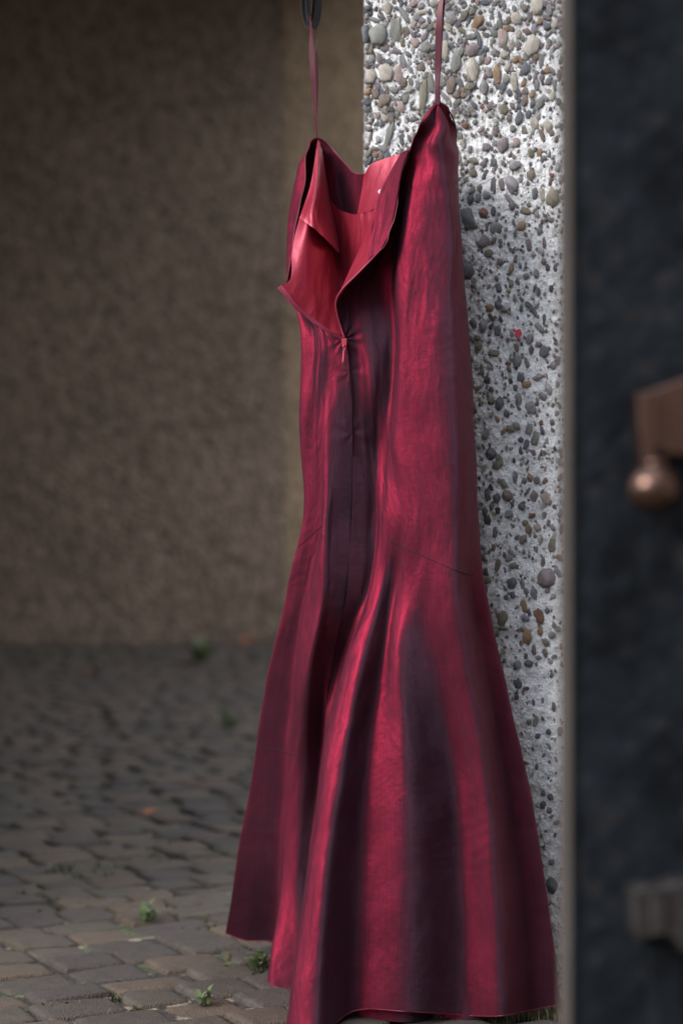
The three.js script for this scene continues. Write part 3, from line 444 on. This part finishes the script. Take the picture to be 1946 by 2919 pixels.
// longer underskirt just showing below the hem
dp('underskirt', sheet([
  lv(2700, [[900, 2.9], [1010, 2.975], [1080, 2.95], [1160, 2.94], [1250, 2.975], [1325, 2.955], [1420, 2.94], [1480, 2.985]]),
  lv(2860, [[900, 2.88], [1010, 2.97], [1080, 2.945], [1160, 2.925], [1250, 2.97], [1325, 2.945], [1420, 2.95], [1480, 2.985]]),
  [[900, 2930, 2.88], [1010, 2903, 2.965], [1080, 2908, 2.945], [1160, 2914, 2.925], [1250, 2904, 2.965], [1325, 2909, 2.943], [1400, 2902, 2.96], [1440, 2890, 2.985]],
], 10, 8, { wrinkle: 0.001, sd: 18 }), taffeta);
{ // zip: tape and coil along the fallen flap, piping up the other side, slider with its drop pull
  const line = [[796, 817, 2.943], [815, 838, 2.944], [838, 869, 2.948], [880, 906, 2.958], [930, 940, 2.967], [981, 966, 2.982]].map(q => P(...q));
  const c = new THREE.CatmullRomCurve3(line), pos = [], uv = [], idx = [], n = 60;
  for (let i = 0; i <= n; i++) { const p = c.getPoint(i / n), t = c.getTangent(i / n), q = V(-t.y, t.x, 0).normalize(), w = 0.0042 * (1 - 0.5 * i / n); for (const k of [-1, 0, 1]) { pos.push(p.x + q.x * w * k, p.y + q.y * w * k, p.z + 0.001 + (k === 0 ? 0.0012 : 0)); uv.push(i * 0.02, k * 0.01); } }
  for (let i = 0; i < n; i++) for (let k = 0; k < 2; k++) { const a = i * 3 + k; idx.push(a, a + 3, a + 1, a + 1, a + 3, a + 4); }
  const tape = dp('zip_tape', geoFrom(pos, idx, uv), zipMat);
  const coil = []; for (let i = 0; i <= 260; i++) { const t = i / 260, p = c.getPoint(t), a = i * 2.1; coil.push(V(p.x + 0.0008 * Math.cos(a), p.y - 0.0024 + 0.0008 * Math.sin(a), p.z + 0.0022)); }
  dp('zip_coil', tube(coil, 0.0005, 700, 4), new THREE.MeshStandardMaterial({ color: C(0.22, 0.02, 0.05), roughness: 0.4 }), tape);
  dp('zip_piping', tube([[1089, 707, 2.902], [1055, 743, 2.922], [1019, 780, 2.93], [972, 829, 2.945], [957, 862, 2.96], [962, 900, 2.972], [972, 935, 2.98], [982, 966, 2.982]].map(q => P(...q)), 0.0016, 80, 7), zipMat);
  const zm = new THREE.MeshPhysicalMaterial({ color: C(0.42, 0.03, 0.05), roughness: 0.3, clearcoat: 0.6, metalness: 0.2 });
  const sl = new THREE.ExtrudeGeometry(new THREE.Shape([[-0.0035, 0.006], [0.0035, 0.006], [0.0028, -0.005], [-0.0028, -0.005]].map(q => new THREE.Vector2(...q))), { depth: 0.003, bevelEnabled: true, bevelSize: 0.0006, bevelThickness: 0.0006, bevelSegments: 2 });
  const sp = P(981, 978, 2.976); sl.translate(sp.x, sp.y, sp.z); const slider = dp('zip_slider', sl, zm);
  const ring = new THREE.TorusGeometry(0.0028, 0.0006, 6, 16); const rp = P(981, 990, 2.973); ring.scale(0.7, 1.3, 1); ring.translate(rp.x, rp.y, rp.z + 0.002); dp('pull_ring', ring, zm, slider);
  const prof = [[0, 0.0125], [0.0009, 0.012], [0.0013, 0.009], [0.0017, 0.0], [0.0022, -0.006], [0.0017, -0.0095], [0, -0.0108]].reverse().map(q => new THREE.Vector2(...q));
  const pull = new THREE.LatheGeometry(prof, 14); pull.scale(1, 1, 0.7); pull.rotateZ(-0.05); const pp = P(979, 1017, 2.972); pull.translate(pp.x, pp.y, pp.z); dp('zip_pull', pull, zm, slider);
}
{ // white care label tucked behind the flap
  const s = new THREE.Shape([[0, 0], [0.016, 0.009], [0.013, 0.018], [-0.002, 0.004]].map(q => new THREE.Vector2(...q)));
  const g = new THREE.ExtrudeGeometry(s, { depth: 0.0004, bevelEnabled: false }); const p = P(1080, 553, 3.0); g.translate(p.x, p.y, p.z);
  dp('care_label', g, new THREE.MeshStandardMaterial({ color: C(0.75, 0.74, 0.74), roughness: 0.8 }));
}
// hanging loops: doubled ribbons
function ribbon(pts, widths, turns, parent) {
  const c = new THREE.CatmullRomCurve3(pts), n = 70, pos = [], idx = [], uv = [];
  for (let i = 0; i <= n; i++) {
    const t = i / n, p = c.getPoint(t), k = t * (widths.length - 1), k0 = Math.min(k | 0, widths.length - 2), w = lerp(widths[k0], widths[k0 + 1], k - k0), a = lerp(turns[k0], turns[k0 + 1], k - k0);
    const q = V(Math.cos(a), 0, Math.sin(a)).multiplyScalar(w / 2); pos.push(p.x - q.x, p.y - q.y, p.z - q.z, p.x + q.x, p.y + q.y, p.z + q.z); uv.push(0, t, 0.02, t);
  }
  for (let i = 0; i < n; i++) { const a = 2 * i; idx.push(a, a + 1, a + 2, a + 2, a + 1, a + 3); }
  return geoFrom(pos, idx, uv);
}
{
  const l1 = [[885, 45, 3.105], [885, 62, 3.09], [886, 100, 3.09], [888, 150, 3.093], [893, 230, 3.097], [898, 320, 3.105], [904, 395, 3.112]].map(q => P(...q));
  const l2 = [[893, 52, 3.13], [899, 74, 3.138], [902, 90, 3.14], [903, 150, 3.135], [902, 240, 3.125], [901, 320, 3.118], [903, 395, 3.115]].map(q => P(...q));
  const loop = dp('hanging_loop', ribbon(l1, [0.004, 0.005, 0.006, 0.009, 0.0085, 0.006, 0.003], [1.1, 0.9, 0.7, 0.3, 0.2, 0.5, 0.9]), ribbonMat);
  dp('loop_strand', ribbon(l2, [0.004, 0.004, 0.003, 0.006, 0.0075, 0.006, 0.003], [1.3, 1.3, 1.2, 2.2, 2.5, 2.3, 1.6]), ribbonMat, loop);
  const r1 = [[1262, -70, 2.858], [1259, -20, 2.858], [1253, 30, 2.858], [1250, 90, 2.858], [1247, 180, 2.858], [1245, 240, 2.858], [1246, 298, 2.861]].map(q => P(...q));
  const r2 = [[1270, -70, 2.865], [1266, -20, 2.865], [1259, 50, 2.865], [1254, 100, 2.864], [1250, 180, 2.863], [1247, 240, 2.863], [1250, 298, 2.864]].map(q => P(...q));
  const lr = dp('hanging_loop', ribbon(r1, [0.006, 0.006, 0.008, 0.0095, 0.0085, 0.006, 0.0065], [0.5, 0.5, 0.4, 0.1, 0.1, 0.3, 0.2]), ribbonMat);
  dp('loop_strand', ribbon(r2, [0.005, 0.005, 0.006, 0.008, 0.008, 0.006, 0.006], [2.6, 2.6, 2.8, 3.0, 3.0, 3.0, 3.0]), ribbonMat, lr);
}

// ------------------------------------------------------------------ the clothes hanger: only one end of it shows
{
  const a = P(887, 45, 3.12), b = P(1262, -90, 2.86); b.y = a.y;
  const mid = a.clone().add(b).multiplyScalar(0.5), dir = b.clone().sub(a), half = dir.length() / 2 + 0.005, turn = Math.atan2(-dir.z, dir.x);
  const h = thing('clothes_hanger', 'black plastic clothes hanger carrying the red dress', 'hanger', mid); h.rotation.y = turn;
  const black = new THREE.MeshPhysicalMaterial({ color: C(0.01, 0.01, 0.012), roughness: 0.4, specularIntensity: 0.5 });
  // straight bar above the frame with an oval I-section eye hanging at each end
  const bar = new THREE.BoxGeometry(2 * half, 0.016, 0.006); bar.translate(0, 0.085, 0); mesh('bar', bar, black, h);
  const oval = (a, b, c, d, depth) => { const s = new THREE.Shape(); s.absellipse(0, 0, a, b, 0, 7, false); const q = new THREE.Path(); q.absellipse(0, 0, c, d, 0, 7, true); s.holes.push(q); const g = new THREE.ExtrudeGeometry(s, { depth, bevelEnabled: true, bevelSize: 0.0005, bevelThickness: 0.0005, bevelSegments: 2, curveSegments: 40 }); g.translate(0, 0, -depth / 2); return g; };
  for (const sg of [-1, 1]) {
    const at = V(sg * (half - 0.006), 0.027, 0), eye = mesh('end_eye', oval(0.0215, 0.0505, 0.019, 0.048, 0.0125), black, h); eye.position.copy(at);
    const web = mesh('web', oval(0.019, 0.048, 0.0105, 0.037, 0.003), black, eye); mesh('inner_rim', oval(0.0125, 0.039, 0.0098, 0.0362, 0.009), black, eye);
  }
  const hk = [V(0, 0.09, 0), V(0, 0.135, 0), V(0.018, 0.155, 0), V(0.022, 0.178, 0), V(0.002, 0.198, 0), V(-0.02, 0.186, 0), V(-0.024, 0.17, 0)];
  mesh('hook', tube(hk, 0.0022, 40, 8), new THREE.MeshStandardMaterial({ color: C(0.5, 0.5, 0.5), metalness: 1, roughness: 0.35 }), h);
  // the iron peg the hanger hangs from, let into the pillar
  const top = mid.clone().add(V(0, 0.193, 0));
  const pg = new THREE.CylinderGeometry(0.005, 0.006, PD + 0.08 + top.z + 0.03, 12); pg.rotateX(Math.PI / 2); pg.translate(Math.max(top.x, PX0 + 0.02), top.y - 0.004, (top.z + 0.03 - PD - 0.08) / 2);
  tag(mesh('iron_peg', pg, new THREE.MeshStandardMaterial({ color: C(0.05, 0.045, 0.04), metalness: 0.8, roughness: 0.6 })), 'iron peg in the pillar that carries the hanger', 'peg');
}

// ------------------------------------------------------------------ the open gate leaf close by
{
  const d = thing('gate_leaf', 'dark iron clad gate leaf with brown wooden edge and bronze fittings', 'gate', V((1632 - CX) / F * 1.6, 0, -1.6)); d.rotation.y = 8 * Math.PI / 180;
  // local x along the face, z out of it towards the camera side
  const ironMap = colorTile(512, 512, [[9, 9], [34, 34], [80, 80], [200, 200]], v => { const k = 0.05 + 1.3 * v[0] + 0.9 * v[1] + 0.4 * v[2], r = smooth(0.68, 0.82, v[1] * 0.6 + v[2] * 0.4) * 0.5; return [lerp(0.0058 * k, 0.026, r), lerp(0.0072 * k, 0.02, r), lerp(0.0092 * k, 0.018, r)]; });
  const dents = tile(512, 512, [[7, 7], [24, 24], [70, 70]], v => gray(0.5 * v[0] + 0.35 * v[1] + 0.15 * v[2]));
  const iron = new THREE.MeshPhysicalMaterial({ map: ironMap, roughness: 0.7, metalness: 0.1, specularIntensity: 0.22, bumpMap: dents, bumpScale: 0.008 });
  const woodMap = colorTile(256, 1024, [[30, 4], [70, 10], [6, 20], [120, 60]], v => { const k = 0.55 + 0.4 * v[0] + 0.3 * v[1] + 0.35 * v[2]; return [0.056 * k, 0.042 * k, 0.033 * k]; });
  const wood = new THREE.MeshStandardMaterial({ map: woodMap, roughness: 0.85, bumpMap: GRAIN, bumpScale: 0.004 });
  const face = new THREE.BoxGeometry(1.3, 2.5, 0.004); { const uv = face.attributes.uv, p = face.attributes.position; for (let i = 0; i < uv.count; i++) uv.setXY(i, p.getX(i) / 0.5, p.getY(i) / 0.5); } face.translate(0.65, 1.27, -0.002);
  mesh('iron_sheet', face, iron, d);
  const core = new THREE.BoxGeometry(1.297, 2.494, 0.054); { const uv = core.attributes.uv, p = core.attributes.position; for (let i = 0; i < uv.count; i++) uv.setXY(i, (p.getX(i) + p.getZ(i)) / 0.12, p.getY(i) / 0.9); } core.translate(0.652, 1.27, -0.032);
  mesh('wooden_core', core, wood, d);
  const lip = new THREE.CylinderGeometry(0.003, 0.003, 2.5, 8); lip.translate(0.0015, 1.27, -0.001); mesh('folded_edge', lip, iron, d);
  const bronze = new THREE.MeshPhysicalMaterial({ color: C(0.1, 0.056, 0.041), metalness: 0.85, roughness: 0.2 });
  // world point at a photograph pixel lying on a plane parallel to the face, zo in front of it
  const on = (x, y, zo) => { d.updateMatrixWorld(); const n = V(0, 0, 1).applyQuaternion(d.quaternion), o = d.localToWorld(V(0, 0, zo)), r = P(x, y, 1).sub(camera.position), t = o.clone().sub(camera.position).dot(n) / r.dot(n); return d.worldToLocal(camera.position.clone().addScaledVector(r, t)); };
  const solid = (pts, zo, depth, bev) => { const q = pts.map(([x, y]) => on(x, y, zo)); const g = new THREE.ExtrudeGeometry(new THREE.Shape(q.map(v => new THREE.Vector2(v.x, v.y))), { depth, bevelEnabled: true, bevelSize: bev, bevelThickness: bev, bevelSegments: 3, curveSegments: 12 }); g.translate(0, 0, zo - depth); return g; };
  // knocker: plate, arm bent down to a ball
  const plate = mesh('knocker_plate', solid([[1822, 1128], [1870, 1118], [1960, 1085], [2010, 1085], [2010, 1290], [1890, 1290], [1868, 1262]], 0.016, 0.014, 0.003), bronze, d);
  const arm = mesh('knocker_arm', solid([[1824, 1130], [1862, 1126], [1864, 1230], [1858, 1320], [1836, 1320], [1828, 1230]], 0.034, 0.014, 0.003), bronze, d);
  const bp = on(1862, 1392, 0.03); const ball = new THREE.SphereGeometry(0.0205, 40, 28); ball.scale(1.08, 1, 1); ball.translate(bp.x, bp.y, bp.z); mesh('ball', ball, bronze, arm);
  const nb = on(1866, 1322, 0.03); const neck = new THREE.TorusGeometry(0.008, 0.004, 10, 24); neck.rotateX(Math.PI / 2); neck.translate(nb.x, nb.y, nb.z); mesh('neck_ring', neck, bronze, arm);
  const worn = new THREE.MeshStandardMaterial({ color: C(0.03, 0.025, 0.023), metalness: 0.4, roughness: 0.5, bumpMap: GRAIN, bumpScale: 0.003 });
  const br = [[1808, 2545], [1848, 2535], [1862, 2540], [1930, 2525], [2020, 2520], [2020, 2720], [1948, 2700], [1930, 2672], [1890, 2658], [1850, 2658], [1828, 2668], [1817, 2650]];
  const bk = mesh('latch_bracket', solid(br, 0.02, 0.018, 0.004), worn, d);
  const rib = solid([[1858, 2540], [1886, 2538], [1890, 2655], [1864, 2657]], 0.027, 0.008, 0.003); mesh('bracket_rib', rib, worn, bk);
  const bar = solid([[1852, 2672], [1936, 2672], [1945, 3000], [1860, 3000]], 0.008, 0.006, 0.003); mesh('latch_bar', bar, iron, d);
  const keep = new THREE.CylinderGeometry(0.006, 0.006, 0.02, 12); const kp = on(1845, 1300, 0.01); keep.rotateX(Math.PI / 2); keep.translate(kp.x, kp.y, kp.z + 0.01); mesh('bolt', keep, iron, bk);
}

// ------------------------------------------------------------------ weeds, leaves, grass
const groundAt = (x, y) => P(x, y, EYE * F / (y - CY));
const green = [[0.1, 0.14, 0.042], [0.075, 0.115, 0.035], [0.12, 0.145, 0.06]].map(c => new THREE.MeshPhysicalMaterial({ color: C(...c), roughness: 0.8, transmission: 0.3, thickness: 0, side: THREE.DoubleSide }));
function leafGeo(l, w, bend) {
  const pos = [], idx = [], uv = [], n = 5;
  for (let i = 0; i <= n; i++) { const t = i / n, ww = w * Math.sin(Math.PI * Math.pow(t, 0.8) * 0.94 + 0.05) * 0.5; const z = l * t, y = bend * Math.sin(t * 2.2) * l; pos.push(-ww, y + ww * 0.25, z, 0, y, z, ww, y + ww * 0.25, z); uv.push(0, t, 0.5, t, 1, t); }
  for (let i = 0; i < n; i++) for (let k = 0; k < 2; k++) { const a = i * 3 + k; idx.push(a, a + 3, a + 1, a + 1, a + 3, a + 4); }
  return geoFrom(pos, idx, uv);
}
function weed(x, y, size, n, label) {
  const g = thing('weed', label, 'weed', groundAt(x, y).setY(-0.012), 'weeds in the joints of the paving');
  const geos = [leafGeo(size * 0.55, size * 0.3, 0.35), leafGeo(size * 0.7, size * 0.25, 0.45), leafGeo(size * 0.45, size * 0.32, 0.25)];
  for (let i = 0; i < n; i++) { const o = mesh('leaf', geos[i % 3], green[(rnd() * 3) | 0], g); o.rotation.set(-rr(0.15, 0.9), i * 2.4 + rr(-0.4, 0.4), 0, 'YXZ'); o.position.set(rr(-1, 1) * size * 0.25, rr(0, 0.3) * size * 0.4 + 0.008, rr(-1, 1) * size * 0.25); }
}
weed(422, 2625, 0.055, 16, 'bright green weed in a paving joint, beside the pale sandy joint');
weed(735, 2760, 0.05, 18, 'bluish green weed just below the hanging hem of the dress');
weed(652, 2072, 0.09, 14, 'yellow green weed halfway between the end wall and the dress');
weed(580, 1890, 0.17, 14, 'tall weed tuft near the foot of the brown end wall');
weed(585, 2860, 0.04, 12, 'low mossy weed in a joint near the front folds of the dress');
{
  const orange = new THREE.MeshStandardMaterial({ color: C(0.36, 0.12, 0.04), roughness: 0.8, side: THREE.DoubleSide });
  for (const [x, y, s, l] of [[410, 2325, 0.05, 'orange fallen leaf lying alone on the setts'], [690, 1838, 0.16, 'brownish fallen leaf beside the foot of the end wall'], [280, 1920, 0.1, 'pale orange fallen leaf on the far setts']]) {
    const o = mesh('fallen_leaf', leafGeo(s, s * 0.6, 0.15), orange); o.position.copy(groundAt(x, y)).setY(0.003); o.rotation.y = rr(0, 6); tag(o, l, 'leaf', 'fallen leaves');
  }
}
{ // moss and sprouts in the joints: one mass of small blades
  const blade = leafGeo(0.014, 0.004, 0.5), im = new THREE.InstancedMesh(blade, new THREE.MeshStandardMaterial({ color: C(0.5, 0.5, 0.5), roughness: 0.9, side: THREE.DoubleSide }), 1300);
  im.name = 'joint_moss'; im.userData = { kind: 'stuff', label: 'moss and sprouts growing in the paving joints', category: 'moss' };
  const m = new THREE.Matrix4(), q = new THREE.Quaternion(), e = new THREE.Euler(), c = new THREE.Color();
  const A = Math.atan(0.57); let k = 0;
  while (k < 1300) {
    const D = 2.75 + 4.5 * Math.pow(rnd(), 1.6), x = D * rr(-0.19, -0.02), z = -D;
    if (fbm(x * 2.2, z * 2.2, 4, 3) < 0.08 || (x > -0.01 && D > 2.9)) continue;
    for (let t = 0; t < 5 && k < 1300; t++, k++) { e.set(-rr(0.3, 1.3), rr(0, 6.28), 0, 'YXZ'); m.compose(V(x + rr(-0.01, 0.01), -0.017, z + rr(-0.01, 0.01)), q.setFromEuler(e), V(1, 1, 1).multiplyScalar(rr(0.7, 1.7))); im.setMatrixAt(k, m); const w = rnd(); im.setColorAt(k, c.setRGB(0.1 + 0.07 * w, 0.12, 0.045)); }
  }
  im.castShadow = im.receiveShadow = true; scene.add(im);
}
{ // dry grass at the pillar's foot
  const parts = []; const blade = leafGeo(0.05, 0.003, 0.6);
  for (let i = 0; i < 700; i++) { const x = rr(0.1, 0.5), z = -PD + rr(0.015, 0.09); parts.push(blade.clone().applyMatrix4(new THREE.Matrix4().compose(V(x, -0.015, z), new THREE.Quaternion().setFromEuler(new THREE.Euler(-rr(0.1, 1.2), rr(0, 6.28), 0, 'YXZ')), V(1, 1, 1).multiplyScalar(rr(0.3, 0.75))))); }
  const o = mesh('dry_grass', mergeGeometries(parts), new THREE.MeshStandardMaterial({ color: C(0.2, 0.16, 0.085), roughness: 0.95, side: THREE.DoubleSide })); o.userData = { kind: 'stuff', label: 'dry brown grass along the foot of the pillar', category: 'grass' };
}

renderer.render(scene, camera);
